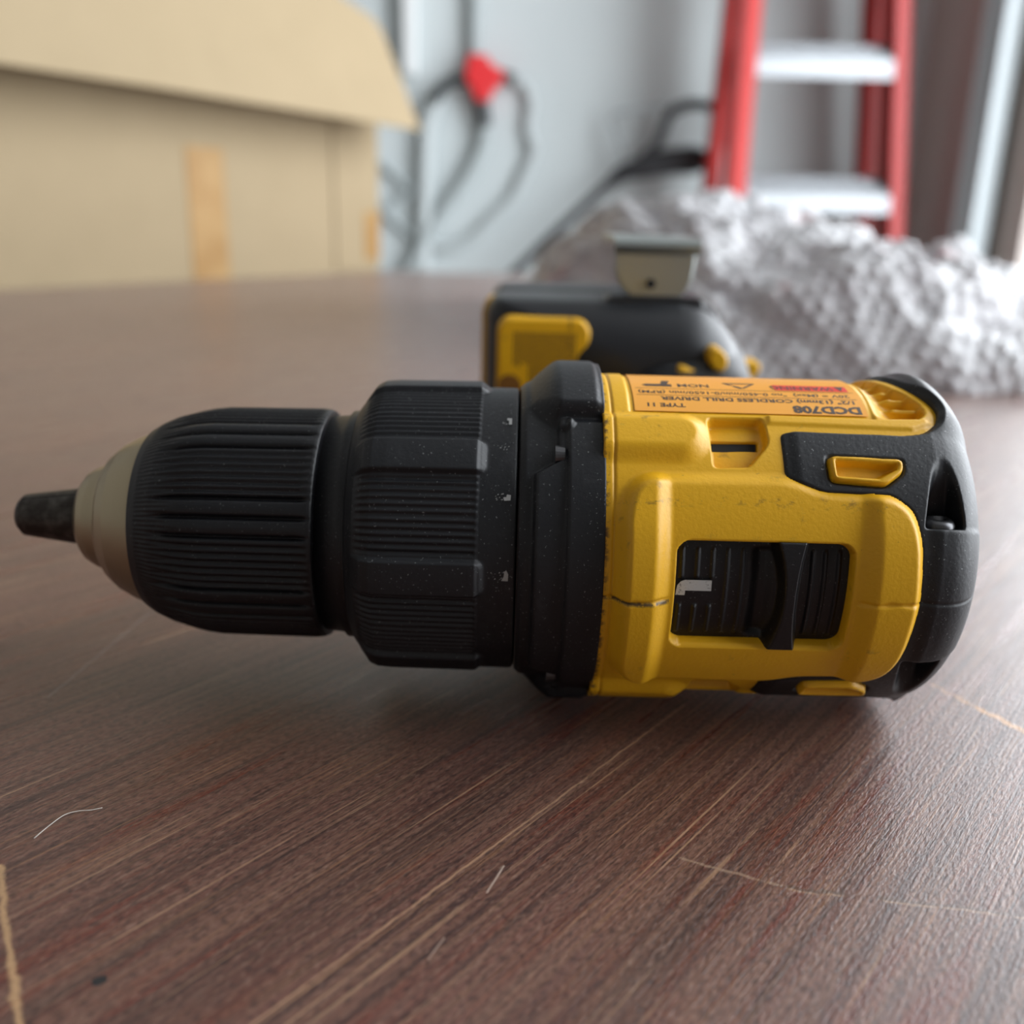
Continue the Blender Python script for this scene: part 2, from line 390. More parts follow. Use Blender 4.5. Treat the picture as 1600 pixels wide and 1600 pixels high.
# ================================================================== STEP LADDER
M_LRED = mat('red_fibreglass', (.62, .035, .030), .38); _n = NT(M_LRED)
_n.color(_n.mix(_n.noise(_n.co, 6, 3), (.45, .020, .017), (.55, .03, .025)))
M_ALU = mat('ladder_aluminium', (.37, .39, .41), .42, .6)
lad = empty('step_ladder', (.63, 2.12, FZ)); tag(lad, 'red fibreglass step ladder with aluminium steps standing against the wall', 'ladder')
LZ = lambda z: z - FZ
def rail(name, xt, zt, xb, zb, yt, yb, side, wx=.030, wy=.075):
    """C-channel rail from (xb,zb) up to (xt,zt)"""
    bm = bmesh.new(); L = lad.location
    def sec(x, y): return lambda z, lo, hi: [(x + lo[0] - L.x, y + lo[1] - L.y, LZ(z)), (x + hi[0] - L.x, y + lo[1] - L.y, LZ(z)), (x + hi[0] - L.x, y + hi[1] - L.y, LZ(z)), (x + lo[0] - L.x, y + hi[1] - L.y, LZ(z))]
    web = ((0, 0), (.006, wy)) if side < 0 else ((-.006, 0), (0, wy))
    f1 = ((0, 0), (wx, .006)) if side < 0 else ((-wx, 0), (0, .006))
    f2 = ((0, wy - .006), (wx, wy)) if side < 0 else ((-wx, wy - .006), (0, wy))
    for lo, hi in (web, f1, f2): add_hexa(bm, sec(xb, yb)(zb, lo, hi), sec(xt, yt)(zt, lo, hi))
    return bm_obj(name, bm, M_LRED, lad)
# edges extrapolated along the rail's own slope
def xl(z): return .437 + (z - .195) * .006
def xr(z): return .815 - (z - .088) * .095
zt, zb = .98, FZ
rail('front_rail', xl(zt), zt, xl(zb), zb, 2.13, 2.05, -1, .036)
rail('front_rail', xr(zt), zt, xr(zb), zb, 2.13, 2.05, 1, .030)
rail('rear_leg', xl(zt) + .0, zt, xl(zb) - .035, zb, 2.22, 2.30, -1, .028, .06)
rail('rear_leg', xr(zt) - .01, zt, xr(zb) + .0, zb, 2.22, 2.30, 1, .028, .06)
k = 0
for z in (-.655, -.39, -.125, .150, .412, .68):
    bm = bmesh.new(); L = lad.location; yy = 2.05 + (z - zb) / (zt - zb) * .08
    x0, x1 = xl(z) + .006, xr(z) - .006
    # sloped tread with a deep front lip; the ladder leans folded so treads tip forward
    a = [(x0 - L.x, yy + .002 - L.y, LZ(z)), (x1 - L.x, yy + .002 - L.y, LZ(z - .0)), (x1 - L.x, yy + .085 - L.y, LZ(z + .040)), (x0 - L.x, yy + .085 - L.y, LZ(z + .040))]
    prism(bm, a, (0, 0, .006))
    prism(bm, [(x0 - L.x, yy + .002 - L.y, LZ(z - .030)), (x1 - L.x, yy + .002 - L.y, LZ(z - .030)), (x1 - L.x, yy + .002 - L.y, LZ(z)), (x0 - L.x, yy + .002 - L.y, LZ(z))], (0, .005, 0))
    for i in range(4):
        t = .012 + i * .018
        add_box(bm, (x0 - L.x, yy + t - L.y, LZ(z + .006 + t * .48)), (x1 - L.x, yy + t + .006 - L.y, LZ(z + .0085 + t * .48)))
    bm_obj('step', bm, M_ALU, lad)
bm = bmesh.new(); add_box(bm, (xl(zt) - .02 - .63, 2.10 - 2.12, LZ(zt - .01)), (xr(zt) + .02 - .63, 2.30 - 2.12, LZ(zt + .05))); bm_obj('top_cap', bm, M_LRED, lad, bevel=.006)
for z in (-.2, -.5):
    bm = bmesh.new(); add_box(bm, (xl(z) + .02 - .63, 2.285 - 2.12, LZ(z)), (xr(z) - .02 - .63, 2.305 - 2.12, LZ(z + .03))); bm_obj('rear_brace', bm, M_ALU, lad)

# ================================================================== HOSES ON THE WALL
M_HOSE = mat('pale_grey_hose', (.50, .545, .55), .5); M_HOSE2 = mat('grey_cable', (.40, .445, .45), .5)
M_RUB = mat('dark_rubber', (.035, .04, .042), .5); M_CLAMP = mat('red_clamp_plastic', (.72, .03, .035), .4)
hs = empty('hanging_hose', (-.10, 2.45, .40)); tag(hs, 'grey hoses looped down from a red clamp hanging on the white wall', 'hose')
def hp(L, y): return [Vector((x / 1000 + .10, y - 2.45, z / 1000 - .40)) for x, z in L]
def tube(name, L, y, r, M, par, n=8):
    bm = bmesh.new(); add_tube(bm, smooth_path(hp(L, y), n), r); return bm_obj(name, bm, M, par, smooth=True)
tube('hanging_pipe', [(-116, 1300), (-116, 900), (-116, 620), (-114, 440)], 2.425, .014, M_HOSE2, hs)
bm = bmesh.new()
prism(bm, hp([(-130, 452), (-85, 452), (-76, 432), (-46, 420), (-46, 396), (-68, 380), (-80, 352), (-112, 352), (-122, 380), (-138, 400)], 2.385), (0, .055, 0))
bm_obj('red_clamp', bm, M_CLAMP, hs, bevel=.008)
tube('clamp_lever', [(-128, 404), (-160, 398), (-193, 379), (-212, 350)], 2.41, .013, M_RUB, hs)
tube('clamp_nozzle', [(-60, 408), (-40, 409), (-22, 402)], 2.41, .012, M_RUB, hs)
tube('hose', [(-205, 358), (-226, 300), (-231, 222), (-235, 100), (-237, -34), (-238, -300), (-236, -700)], 2.427, .019, M_HOSE, hs)
tube('hose', [(-24, 404), (4, 392), (20, 350), (14, 300), (29, 250), (6, 190), (-20, 139), (-74, 85), (-113, 46), (-176, 19), (-227, 28)], 2.43, .011, M_HOSE, hs)
tube('hose_grip', [(-100, 365), (-95, 340), (-88, 300)], 2.415, .016, M_RUB, hs)
tube('hose', [(-88, 305), (-90, 270), (-107, 225), (-140, 170), (-177, 120), (-205, 80), (-230, 45), (-262, -20), (-300, -70)], 2.42, .014, M_HOSE2, hs)
tube('power_cable', [(-390, 230), (-332, 205), (-290, 168), (-271, 150), (-300, 128), (-350, 101), (-390, 108)], 2.435, .008, M_HOSE2, hs)
tube('power_cable', [(-390, 180), (-340, 110), (-303, 72), (-256, 35), (-236, 10)], 2.435, .008, M_HOSE2, hs)
# white batten beside the box; its wall shadow is modelled as a grey strip
bt2 = empty('wall_batten', (-.27, 2.45, .41)); tag(bt2, 'short white batten end fixed to the wall behind the box', 'batten')
M_WHITE = mat('white_gloss', (.82, .84, .84), .35); M_SHADOW = mat('shadow_grey', (.24, .265, .265), .5)
bm = bmesh.new(); prism(bm, [(-.012, -.035, 0), (.016, -.035, 0), (.020, -.035, 1.0), (-.020, -.035, 1.0)], (0, .035, 0)); bm_obj('white_strip', bm, M_WHITE, bt2, bevel=.003)
bm = bmesh.new(); prism(bm, [(-.030, -.025, .012), (-.012, -.025, .004), (-.020, -.025, 1.0), (-.050, -.025, 1.0)], (0, .025, 0)); bm_obj('batten_shadow', bm, M_SHADOW, bt2)

# ================================================================== STRING TRIMMER leaning on the wall
M_TBLK = mat('trimmer_black', (.018, .018, .021), .45); M_STRAP = mat('grey_strap', (.33, .36, .37), .6)
st = empty('string_trimmer', (.25, 2.36, FZ)); tag(st, 'black long-shafted trimmer with loop handle leaning beside the ladder', 'trimmer')
def tpth(L, y): return [Vector((x / 1000 - .25, y - 2.36, z / 1000 - FZ)) for x, z in L]
def ttube(name, L, r, M, y=2.35, n=6):
    bm = bmesh.new(); P = smooth_path(tpth(L, y), n)
    rr = r if not hasattr(r, '__len__') else list(np.interp(np.linspace(0, 1, len(P)), np.linspace(0, 1, len(r)), r))
    add_tube(bm, P, rr); return bm_obj(name, bm, M, st, smooth=True)
ttube('shaft', [(-690, -740), (-300, -335), (8, -16), (140, 112), (225, 192)], .0115, M_TBLK)
ttube('motor_body', [(205, 172), (240, 200), (290, 214), (340, 226), (400, 232), (425, 232)], [.012, .020, .026, .029, .032, .024], M_TBLK)
ttube('loop_handle', [(275, 225), (310, 258), (326, 295), (344, 335), (387, 352), (439, 347), (476, 322), (474, 285), (448, 252), (415, 235)], .0115, M_TBLK)
ttube('strap', [(329, 348), (270, 340), (209, 324), (222, 282), (239, 240)], .005, M_STRAP, y=2.37)
bm = bmesh.new(); c = tpth([(-690, -740)], 2.35)[0]
bmesh.ops.create_cone(bm, cap_ends=True, segments=24, radius1=.07, radius2=.03, depth=.05, matrix=Matrix.Translation(c + Vector((0, 0, .01)))); bm_obj('cutting_head', bm, M_TBLK, st)

# ================================================================== CORDLESS DRILL
# local frame in mm: x along the spindle (nose at -x), y from the tool's back edge (-y faces the camera) to the grip (+y), z across
AX_Y, AX_Z, TILT = 171.0, 32.0, math.radians(2.0)
drill = empty('cordless_drill', (.02, AX_Y / 1000, 0))
tag(drill, 'yellow and black cordless drill driver lying on its side on the table', 'drill')
ct, sn = math.cos(TILT), math.sin(TILT)
def place(P):
    """drill mm -> coordinates under the drill empty (m)"""
    P = np.asarray(P, float); x, y, z = P[..., 0], P[..., 1], P[..., 2]
    return np.stack([x / 1000 - .02, (y * ct - z * sn) / 1000, (z * ct + y * sn + AX_Z) / 1000], -1)
def pv(x, y, z): return Vector(place(np.array([x, y, z])))
def cyl(X, S, R):
    """arc coordinate S (mm on a 30 mm circle, 0 facing -y, + upward) -> xyz"""
    th = np.asarray(S) / 30.0
    return np.stack([np.broadcast_to(X, np.shape(R)), -np.cos(th) * R, np.sin(th) * R], -1)
def grid_obj(name, P, M, parent, keep=None, wrap=False):
    nu, nv = P.shape[:2]; idx = np.arange(nu * nv).reshape(nu, nv)
    if wrap: idx = np.concatenate([idx, idx[:, :1]], 1)
    q = np.stack([idx[:-1, :-1], idx[:-1, 1:], idx[1:, 1:], idx[1:, :-1]], -1).reshape(-1, 4)
    V = place(P).reshape(-1, 3)
    if keep is not None:
        k = keep
        if wrap: k = np.concatenate([k, k[:, :1]], 1)
        kk = (k[:-1, :-1] | k[1:, :-1] | k[:-1, 1:] | k[1:, 1:]).reshape(-1); q = q[kk]
        used = np.unique(q); rm = -np.ones(len(V), int); rm[used] = np.arange(len(used)); V = V[used]; q = rm[q]
    return mesh_obj(name, V.tolist(), q.tolist(), M, parent)
def sstep(a, b, x):
    t = np.clip((x - a) / (b - a), 0, 1); return t * t * (3 - 2 * t)
def sd_poly(px, py, poly):
    d = np.full(px.shape, 1e9); s = np.ones(px.shape); n = len(poly)
    for i in range(n):
        ax, ay = poly[i]; bx, by = poly[i - 1]; ex, ey = bx - ax, by - ay; wx, wy = px - ax, py - ay
        t = np.clip((wx * ex + wy * ey) / (ex * ex + ey * ey + 1e-12), 0, 1)
        d = np.minimum(d, (wx - ex * t) ** 2 + (wy - ey * t) ** 2)
        c1 = py >= ay; c2 = py < by; c3 = ex * wy > ey * wx
        s = np.where((c1 & c2 & c3) | (~c1 & ~c2 & ~c3), -s, s)
    return s * np.sqrt(d)
def sd_rrect(px, py, x0, x1, y0, y1, r):
    qx = np.abs(px - (x0 + x1) / 2) - (x1 - x0) / 2 + r; qy = np.abs(py - (y0 + y1) / 2) - (y1 - y0) / 2 + r
    return np.hypot(np.maximum(qx, 0), np.maximum(qy, 0)) + np.minimum(np.maximum(qx, qy), 0) - r
def soften(a, k, n=2):
    """round off the corners of a distance field"""
    for _ in range(n):
        for ax in (0, 1):
            p = np.concatenate([np.repeat(np.take(a, [0], ax), k, ax), a, np.repeat(np.take(a, [-1], ax), k, ax)], ax)
            c = np.cumsum(p, ax); c = np.concatenate([np.zeros_like(np.take(c, [0], ax)), c], ax); m_ = a.shape[ax]
            a = (np.take(c, np.arange(2 * k + 1, 2 * k + 1 + m_), ax) - np.take(c, np.arange(0, m_), ax)) / (2 * k + 1)
    return a
def inside(sd, w): return sstep(w / 2, -w / 2, sd)
def lathe(name, prof, M, parent, mod=None, seg=360, fine=None, cx=0.0):
    """prof [(x,r)] ; mod(X,TH)->dr"""
    xs = np.array([p[0] for p in prof], float); rs = np.array([p[1] for p in prof], float)
    if fine:
        d = np.concatenate([[0], np.cumsum(np.hypot(np.diff(xs), np.diff(rs)))]); t = np.union1d(np.arange(0, d[-1], fine), d)
        xs, rs = np.interp(t, d, xs), np.interp(t, d, rs)
    th = np.linspace(-math.pi, math.pi, seg, endpoint=False)
    X = np.repeat(xs[:, None], seg, 1); T = np.repeat(th[None], len(xs), 0); R = np.repeat(rs[:, None], seg, 1)
    if mod is not None: R = np.maximum(R + mod(X, T), .05)
    P = np.stack([X, -np.cos(T) * R, np.sin(T) * R], -1)
    return grid_obj(name, P, M, parent, wrap=True)

# ---- chuck
for kx in range(3):                                     # three closed jaws, 120 degrees apart
    a0 = math.radians(8 + 120 * kx); bm = bmesh.new(); rings = []
    for x, r in ((-93.6, .6), (-93.4, 3.0), (-92.4, 3.95), (-87, 4.7), (-81, 5.5), (-75, 6.2)):
        ring = [bm.verts.new(pv(x, -math.cos(a0) * .12, math.sin(a0) * .12))]
        for i in range(15):
            a = a0 + math.radians(-58.5 + 117 * i / 14); ring.append(bm.verts.new(pv(x, -math.cos(a) * r, math.sin(a) * r)))
        rings.append(ring)
    for A, B in zip(rings, rings[1:]):
        for i in range(16): bm.faces.new((A[i], A[(i + 1) % 16], B[(i + 1) % 16], B[i]))
    bm.faces.new(rings[0]); bm.faces.new(rings[-1][::-1]); bm_obj('chuck_jaw', bm, M_JAW, drill, smooth=False)
lathe('chuck_nose', [(-73, 4.8), (-80.4, 5.2), (-80.7, 6.0), (-80.4, 7.4), (-79.4, 8.7), (-77.8, 9.6), (-75.8, 10.4), (-75.2, 10.7), (-75.15, 11.3), (-74.4, 12.4),
                     (-72.3, 14.1), (-69.8, 15.4), (-67.3, 16.5), (-65, 17.3), (-63, 17.6), (-58, 10)], M_STEEL, drill, seg=160, fine=.35)
def sleeve_mod(X, T):
    body = sstep(-63.5, -57, X) * sstep(-33.8, -36.5, X)
    P = 2 * math.pi / 8; t = ((T + math.radians(13)) % P) / P           # 0..1 within one of eight panels
    fine = np.where((t < .5), -.42 * (0.5 - .5 * np.cos(2 * math.pi * t / .5 * 6)), 0)
    g = lambda c, wd: np.exp(-((t - c) / wd) ** 2)
    wide = -.95 * (g(.56, .022) + g(.76, .022) + g(.96, .022)) + .25 * (g(.66, .06) + g(.86, .06))
    nose = -.14 * sstep(-65.5, -63.5, X) * sstep(-57, -60, X) * (0.5 - .5 * np.cos(T * 150))
    return body * (fine + wide) + nose
lathe('chuck_sleeve', [(-66.6, 14), (-66.9, 16.6), (-66.6, 17.3), (-65, 18.3), (-62.3, 19.5), (-59.5, 20.3), (-56.5, 20.9), (-53.5, 21.25), (-50, 21.3), (-34.6, 21.45), (-33.9, 21.2), (-33.6, 20.4), (-33.6, 12)],
      M_BLK2, drill, sleeve_mod, seg=1000, fine=.5)
lathe('chuck_backing', [(-34.5, 10), (-34.5, 20.2), (-30.4, 20.6), (-29.8, 21.4), (-26, 21.4), (-26, 10)], M_BLK2, drill, seg=128)

# ---- torque collar with eight pads and fine ribs
PADC = math.radians(1.0)
def collar_mod(X, T):
    P = 2 * math.pi / 8; t = (T - PADC + P / 2) % P - P / 2                # angle from nearest pad centre
    s = t * 27; w = sd_rrect(X, s, -60, -4.6, -3.1, 3.1, 1.4); pad = inside(w, .9)
    padfade = sstep(-27.5, -24.5, X)
    rib = (-.34 * (.5 - .5 * np.cos(t * 360 / 2.62)) * sstep(3.2, 3.9, np.abs(s))) * sstep(-26.4, -25.0, X) * sstep(-5.6, -6.4, X)
    return 1.0 * pad * padfade * sstep(-4.0, -6.5, X) ** .5 + rib
lathe('torque_collar', [(-27.4, 12), (-28.3, 20.8), (-28.4, 21.6), (-28.0, 22.4), (-26.6, 24.2), (-25, 25.6), (-23.5, 26.25), (-21, 26.45), (-6, 26.6), (-5.4, 26.35), (-.2, 26.4), (.6, 26.3), (.9, 25.6), (.9, 14)],
      M_BLK, drill, collar_mod, seg=1200, fine=.4)
def patch(name, polys, R, M, parent, lip=0.0):
    """flat print lying on the curved surface: polygons in (X,S); R radius"""
    bm = bmesh.new()
    for poly in polys:
        vs = [bm.verts.new(pv(*cyl(np.array(x), np.array(s), np.array(R)))) for x, s in poly]
        bm.faces.new(vs)
    return bm_obj(name, bm, M, parent)
rr = random.Random(3)
def speckle(x0, x1, s0, s1, n, big):
    L = [[(x, s), (x + a, s + .1), (x + a * .9, s + b), (x + .1, s + b * .8)] for x, s, a, b in
         [(rr.uniform(x0, x1), rr.uniform(s0, s1), rr.uniform(.12, .3), rr.uniform(.1, .3)) for _ in range(n)]]
    return big + L
k = 27 / 30
patch('worn_collar_number', speckle(-3.4, -1.0, 15.4, 16.7, 12, [[(-1.3, 15.4), (-.3, 15.5), (-.25, 16.5), (-.9, 16.6), (-1.0, 16.1), (-1.5, 16.0)]]), 26.62, M_WORN, drill)
patch('worn_collar_number', speckle(-3.4, -.9, .5, 2.0, 14, [[(-1.5, .4), (-.4, .35), (-.35, 1.7), (-.7, 2.5), (-1.0, 2.2), (-1.1, 1.2)]]), 26.62, M_WORN, drill)
patch('worn_collar_number', speckle(-2.8, -.8, 25.6, 27, 10, []), 26.62, M_WORN, drill)
patch('worn_collar_number', speckle(-2.4, -.6, 31.5, 34, 8, [[(-.9, 32.0), (-.4, 32.0), (-.4, 33.8), (-1.2, 33.8), (-1.2, 33.2), (-.9, 33.1)]]), 26.62, M_WORN, drill)

# ---- black gear case
xs = np.concatenate([[1.0, 1.0], np.arange(1.0, 15.0, .25), [15.0, 15.0]]); Sg = np.linspace(-94.2478, 94.2478, 760, endpoint=False)
X, S = np.meshgrid(xs, Sg, indexing='ij'); A = np.abs(S)
R = 26.3 + .9 * sstep(.8, 2.2, X)
R += 1.5 * inside(sd_poly(X, A, [(3.6, -5), (3.6, 20), (7.4, 22.6), (7.4, 31), (30, 31), (30, -5)]), 1.0)
R += .9 * sstep(8.5, 9.3, X) * sstep(31, 29.5, A)
lug = sd_poly(X, A, [(2.5, 36), (7.2, 31.6), (30, 31.6), (30, 62), (7.2, 62), (2.5, 57)])
R += (4.3 - .5 * sstep(13.4, 14.8, X)) * inside(lug, 3.0) * sstep(1.2, 8.2, X) + .2
R += .9 * inside(np.hypot(X - 8.6, A - 29.6) - 1.3, 1.0)
R[0, :] = 10; R[-1, :] = 10
case = grid_obj('gear_case', cyl(X, S, R), M_BLK, drill, wrap=True)
for sgn in (1, -1):
    bm = bmesh.new(); c = pv(7.6, -18.6 * 1.06, sgn * 18.9 * 1.06)
    for (r1, d, dz) in ((1.7, 1.6, 0),):
        bmesh.ops.create_cone(bm, cap_ends=True, segments=20, radius1=r1, radius2=r1 * .85, depth=d, matrix=Matrix.Translation(Vector((0, 0, 0))))
    for v in bm.verts: v.co = c + Vector((v.co.z, v.co.y, v.co.x)) / 1000 * 1.0
    bm_obj('case_screw', bm, M_SCREW, drill)

# ---- housing surfaces: a radius field over (arc length along the profile, arc around)
prof = [(14.6, 29.0), (14.7, 29.5), (68.5, 29.5), (71.2, 29.1), (73.6, 28.0), (75.9, 25.6), (77.9, 21.5), (79.3, 16), (80.1, 9), (80.4, .3)]
_q = smooth_path([(x, r, 0) for x, r in prof[2:]], 8); prof = prof[:2] + [(v.x, v.y) for v in _q]
pp = np.array(prof); dl = np.concatenate([[0], np.cumsum(np.hypot(*np.diff(pp, axis=0).T))])
uu = np.concatenate([np.arange(0, 62, .22), np.arange(62, dl[-1], .35), [dl[-1]]])
PX = np.interp(uu, dl, pp[:, 0]); PR = np.interp(uu, dl, pp[:, 1]); PR[1:] = PR[1:]
PU = 14.6 + uu - .5                                                     # equals x on the straight part
Sv = np.concatenate([np.arange(-94.2, -62, .8), np.arange(-62, 62, .22), np.arange(62, 94.2, .8)])
U, S = np.meshgrid(PU, Sv, indexing='ij'); A = np.abs(S)
XX = np.repeat(PX[:, None], len(Sv), 1); BASE = np.repeat(PR[:, None], len(Sv), 1)
mir = lambda L: L + [(x, -s) for x, s in L[::-1]]
frame_poly = mir([(17.6, 13), (18.6, 17.0), (21.0, 19.3), (44.2, 19.5), (49.4, 17.4), (60.3, 17.05), (63.6, 14.7), (64.85, 9.9), (65.4, 0)][::-1])[0:]
black_poly = [(43.7, 28.7), (64.7, 28.3), (68, 28.9), (71.0, 31.4), (72.3, 34.6), (72.2, 37), (70.5, 40.5), (68.6, 44), (67, 50), (67, 96), (160, 96), (160, -5),
              (65.4, -5), (65.4, 0), (64.8, 9.9), (63.6, 14.65), (60.4, 17.05), (49.4, 17.35), (43.7, 19.8)]
insert_poly = [(50.6, 23.6), (62.8, 23.2), (62.5, 20.9), (59.5, 18.6), (50.9, 19.2)]
hole_poly = [(51.8, 22.5), (61.5, 22.1), (61.3, 21.4), (58.4, 19.8), (51.9, 20.1)]
vent_poly = [(32.3, 31.6), (41.3, 31.9), (41.6, 27.0), (41.1, 25.7), (38.1, 21.9), (32.5, 21.7)]
slot_poly = [(32.4, 27.9), (40.4, 28.1), (40.2, 26.2), (32.4, 26.1)]
fins_poly = [(60.4, 34.0), (63, 33.0), (67.3, 32.9), (69.2, 34.6), (69.4, 36.5), (68.0, 40), (65.8, 44.5), (64.3, 50), (64, 60), (60, 60)]
sd_frame = soften(sd_poly(U, S, frame_poly), 7); sd_black = soften(sd_poly(U, A, black_poly), 3); sd_ins = soften(sd_poly(U, A, insert_poly), 2)
sd_win = sd_rrect(U, S, 26.4, 54.4, -9.1, 9.1, 2.1)
seam0 = -.5 + .35 * np.sin(U * .33) + .5 * sstep(24, 27, U)
seam = np.exp(-((S - seam0) / (.26 + .10 * np.sin(U * 1.7))) ** 2)
H = np.zeros(U.shape)
rim = 1.9 * sstep(25.6, 22.4, U) + 1.75 * sstep(55.2, 58.6, U)
cross = 1 - .25 * sstep(9, 17, A)
H += inside(sd_frame, 3.0) * (1.25 + rim * cross)
cap = np.hypot(np.maximum(U - 27.2, 0), (A - 27.3)) - 3.9
H += 1.7 * inside(cap, 3.6)
H += .45 * inside(sd_poly(U, A, [(42.2, 30.6), (66, 30.0), (69.5, 31.6), (69, 32.6), (60, 32.2), (42.2, 32.6)]), .8)
H -= .35 * inside(sd_poly(U, A, [(19.3, 33.0), (60.4, 32.3), (62, 64), (19.3, 64)]), .5)
H -= 2.1 * inside(soften(sd_poly(U, A, vent_poly), 2), .7)
H -= 8.0 * inside(sd_poly(U, A, slot_poly), .35)
fin = np.zeros(U.shape)
for fs in (36.6, 40.0, 43.6, 47.4, 51.5, 56):
    fin = np.maximum(fin, inside(np.abs(A - fs - .0 * U) - .32, .5))
ramp_ = sstep(59.5, 66.5, U)
H -= (3.2 * ramp_) * inside(soften(sd_poly(U, A, fins_poly), 3), 1.2) * (1 - .72 * fin * sstep(62, 65, U))
H -= .30 * np.exp(-((U - 16.3) / .18) ** 2)
H -= .42 * seam * sstep(1.0, 2.0, sd_win) * (U < 66)
# --- black overmould
HB = np.zeros(U.shape)
HB += .35 * sstep(66, 68.5, U) * sstep(12.6, 11.4, A) + .45 * sstep(68, 72, U) * sstep(28, 34, A) * 2.6
sc_half = 2.75 * np.sqrt(np.clip((24.0 - A) / 11.0, 0, 1)); sc_c = 69.0 + (A - 12) * .02
sdsc = soften(np.abs(U - sc_c) - sc_half, 2, 1)
HB -= inside(sdsc, 1.5) * (5.4 * sstep(25, 12.5, A)) * sstep(11.9, 12.5, A)
HB -= .25 * np.exp(-((S - seam0 * .5) / .22) ** 2)
HB -= .5 * sstep(46.5, 44.0, U)
HBt = np.where(True, .85 * inside(np.maximum(sd_black, -sd_ins + .12), .9) - 7.0 * sstep(.45, 1.6, np.maximum(sd_black, -sd_ins + .1)), 0)
base_b = BASE.copy()
blackR = base_b + HB + HBt
# yellow under the black follows but stays below it
under = inside(sd_black + .9, 1.0)
H = np.where(sd_black < -.3, np.minimum(H, 0) * 0 - .8, H)
H += (1.75 + .8 * (sd_black < -.3)) * inside(sd_ins, .7) - 2.0 * inside(sd_poly(U, A, hole_poly), .7)
H = np.where((sd_black < -1.2) & (sd_ins > 1.5), np.minimum(H, HB - 1.2), H)
H -= 6.0 * inside(sd_win, .45)
yellowR = np.maximum(BASE + H, .2)
shell = grid_obj('yellow_housing', cyl(XX - 1.2 * sstep(72, 79, XX), S, yellowR), M_YEL, drill, wrap=True)
keepb = np.maximum(sd_black, -sd_ins + .1) < 2.2
over = grid_obj('rear_overmould', cyl(XX, S, np.maximum(blackR, .2)), M_BLK, drill, keep=keepb, wrap=True)
for q in (1, -1): patch('vent_slot_shade', [[(x, s_ * q) for x, s_ in slot_poly]], 26.95, M_DARK, drill)  # dark patch stands in for the shade inside each slot
lathe('inner_core', [(10, 5), (12, 22.8), (62, 22.8), (66, 10)], M_DARK, drill, seg=64)

# ---- rear screws sitting in the scoops
for sgn in (1, -1):
    th = 11.6 / 30; bm = bmesh.new()
    prof_s = ((0, .9), (.9, .9), (1.15, .75), (1.35, .45)) if False else None
    rings = []
    for h_, r_ in ((-1.2, 2.6), (.25, 2.6), (.8, 2.3), (1.1, 1.7), (1.1, 1.1), (.4, 1.0), (.4, .02)):
        rings.append([(69.0 + r_ * math.cos(2 * math.pi * i / 24), -24.9 + r_ * math.sin(2 * math.pi * i / 24), sgn * (11.5 + h_)) for i in range(24)])
    vs = [[bm.verts.new(pv(*p)) for p in r] for r in rings]
    for a, b in zip(vs, vs[1:]):
        for i in range(24): bm.faces.new((a[i], a[(i + 1) % 24], b[(i + 1) % 24], b[i]))
    bm_obj('housing_screw', bm, M_SCREW, drill, smooth=True)

# ---- two-speed slide switch in the window
xs = np.arange(25.6, 55.2, .14); ss = np.arange(-10.0, 10.01, .18)
X2, S2 = np.meshgrid(xs, ss, indexing='ij')
R2 = np.full(X2.shape, 28.35)
for xr_ in (27.6, 30.1, 32.5, 34.9, 37.3):
    gap = sstep(2.2, 2.8, np.abs(S2 - .2)) if xr_ < 33.5 else 1.0
    R2 += .42 * np.exp(-((X2 - xr_) / .30) ** 4) * gap * sstep(8.3, 7.4, np.abs(S2))
for xr_ in (48.6, 50.6, 52.8):
    R2 += .42 * np.exp(-((X2 - xr_) / .32) ** 4) * sstep(8.3, 7.4, np.abs(S2))
R2 -= 1.0 * sstep(38.2, 40.5, X2) * sstep(43.0, 41.2, X2) * sstep(8.8, 7.6, np.abs(S2))
hc = 44.9 - .25 * (S2 / 9) ** 2; hw = 1.0 + 1.25 * np.clip(np.abs(S2) / 9, 0, 1.1) ** 2.2
R2 += 2.5 * sstep(hw + .9, hw - .35, np.abs(X2 - hc)) * sstep(9.7, 9.2, np.abs(S2)) * (1 + .12 * (S2 / 9) ** 2)
sw = grid_obj('speed_switch', cyl(X2, S2, R2), M_BLK2, drill)
mk = patch('gear_number_mark', [[(32.5, .55), (32.5, 2.45), (28.2, 2.45), (27.5, 2.15), (27.0, 1.5), (26.85, .6), (26.8, -.3), (28.3, -.3), (28.3, .55)]], 28.95, M_MARK, drill)

# ---- rating label with its print (reads upside down from this side)
LR = 29.36
def wrapgrid(name, x0, x1, s0, s1, R, M, parent, nx=24, ns=24):
    a, b = np.meshgrid(np.linspace(x0, x1, nx), np.linspace(s0, s1, ns), indexing='ij')
    return grid_obj(name, cyl(a, b, np.full(a.shape, R)), M, parent)
lab = wrapgrid('rating_label', 20.3, 59.7, 33.4, 61.5, LR, M_LABEL, drill)
def print_text(txt, x_right, s_top, size, M, sx=1.0, bold=0.0):
    """text whose first letter stands at x_right and runs toward -x, its top toward smaller S"""
    cu = bpy.data.curves.new('t', 'FONT'); cu.body = txt; cu.size = 1.0; cu.resolution_u = 2; cu.offset = bold
    ob = bpy.data.objects.new('t', cu); COL.objects.link(ob)
    dg = bpy.context.evaluated_depsgraph_get(); me = bpy.data.meshes.new_from_object(ob.evaluated_get(dg))
    P = np.array([v.co[:] for v in me.vertices]); fs = [list(p.vertices) for p in me.polygons]
    COL.objects.unlink(ob); bpy.data.objects.remove(ob); bpy.data.curves.remove(cu); bpy.data.meshes.remove(me)
    Q = cyl(x_right - P[:, 0] * size * sx, s_top + (.72 - P[:, 1]) * size, np.full(len(P), LR + .03))
    mesh_obj('label_print', place(Q).tolist(), fs, M, lab, smooth=False)
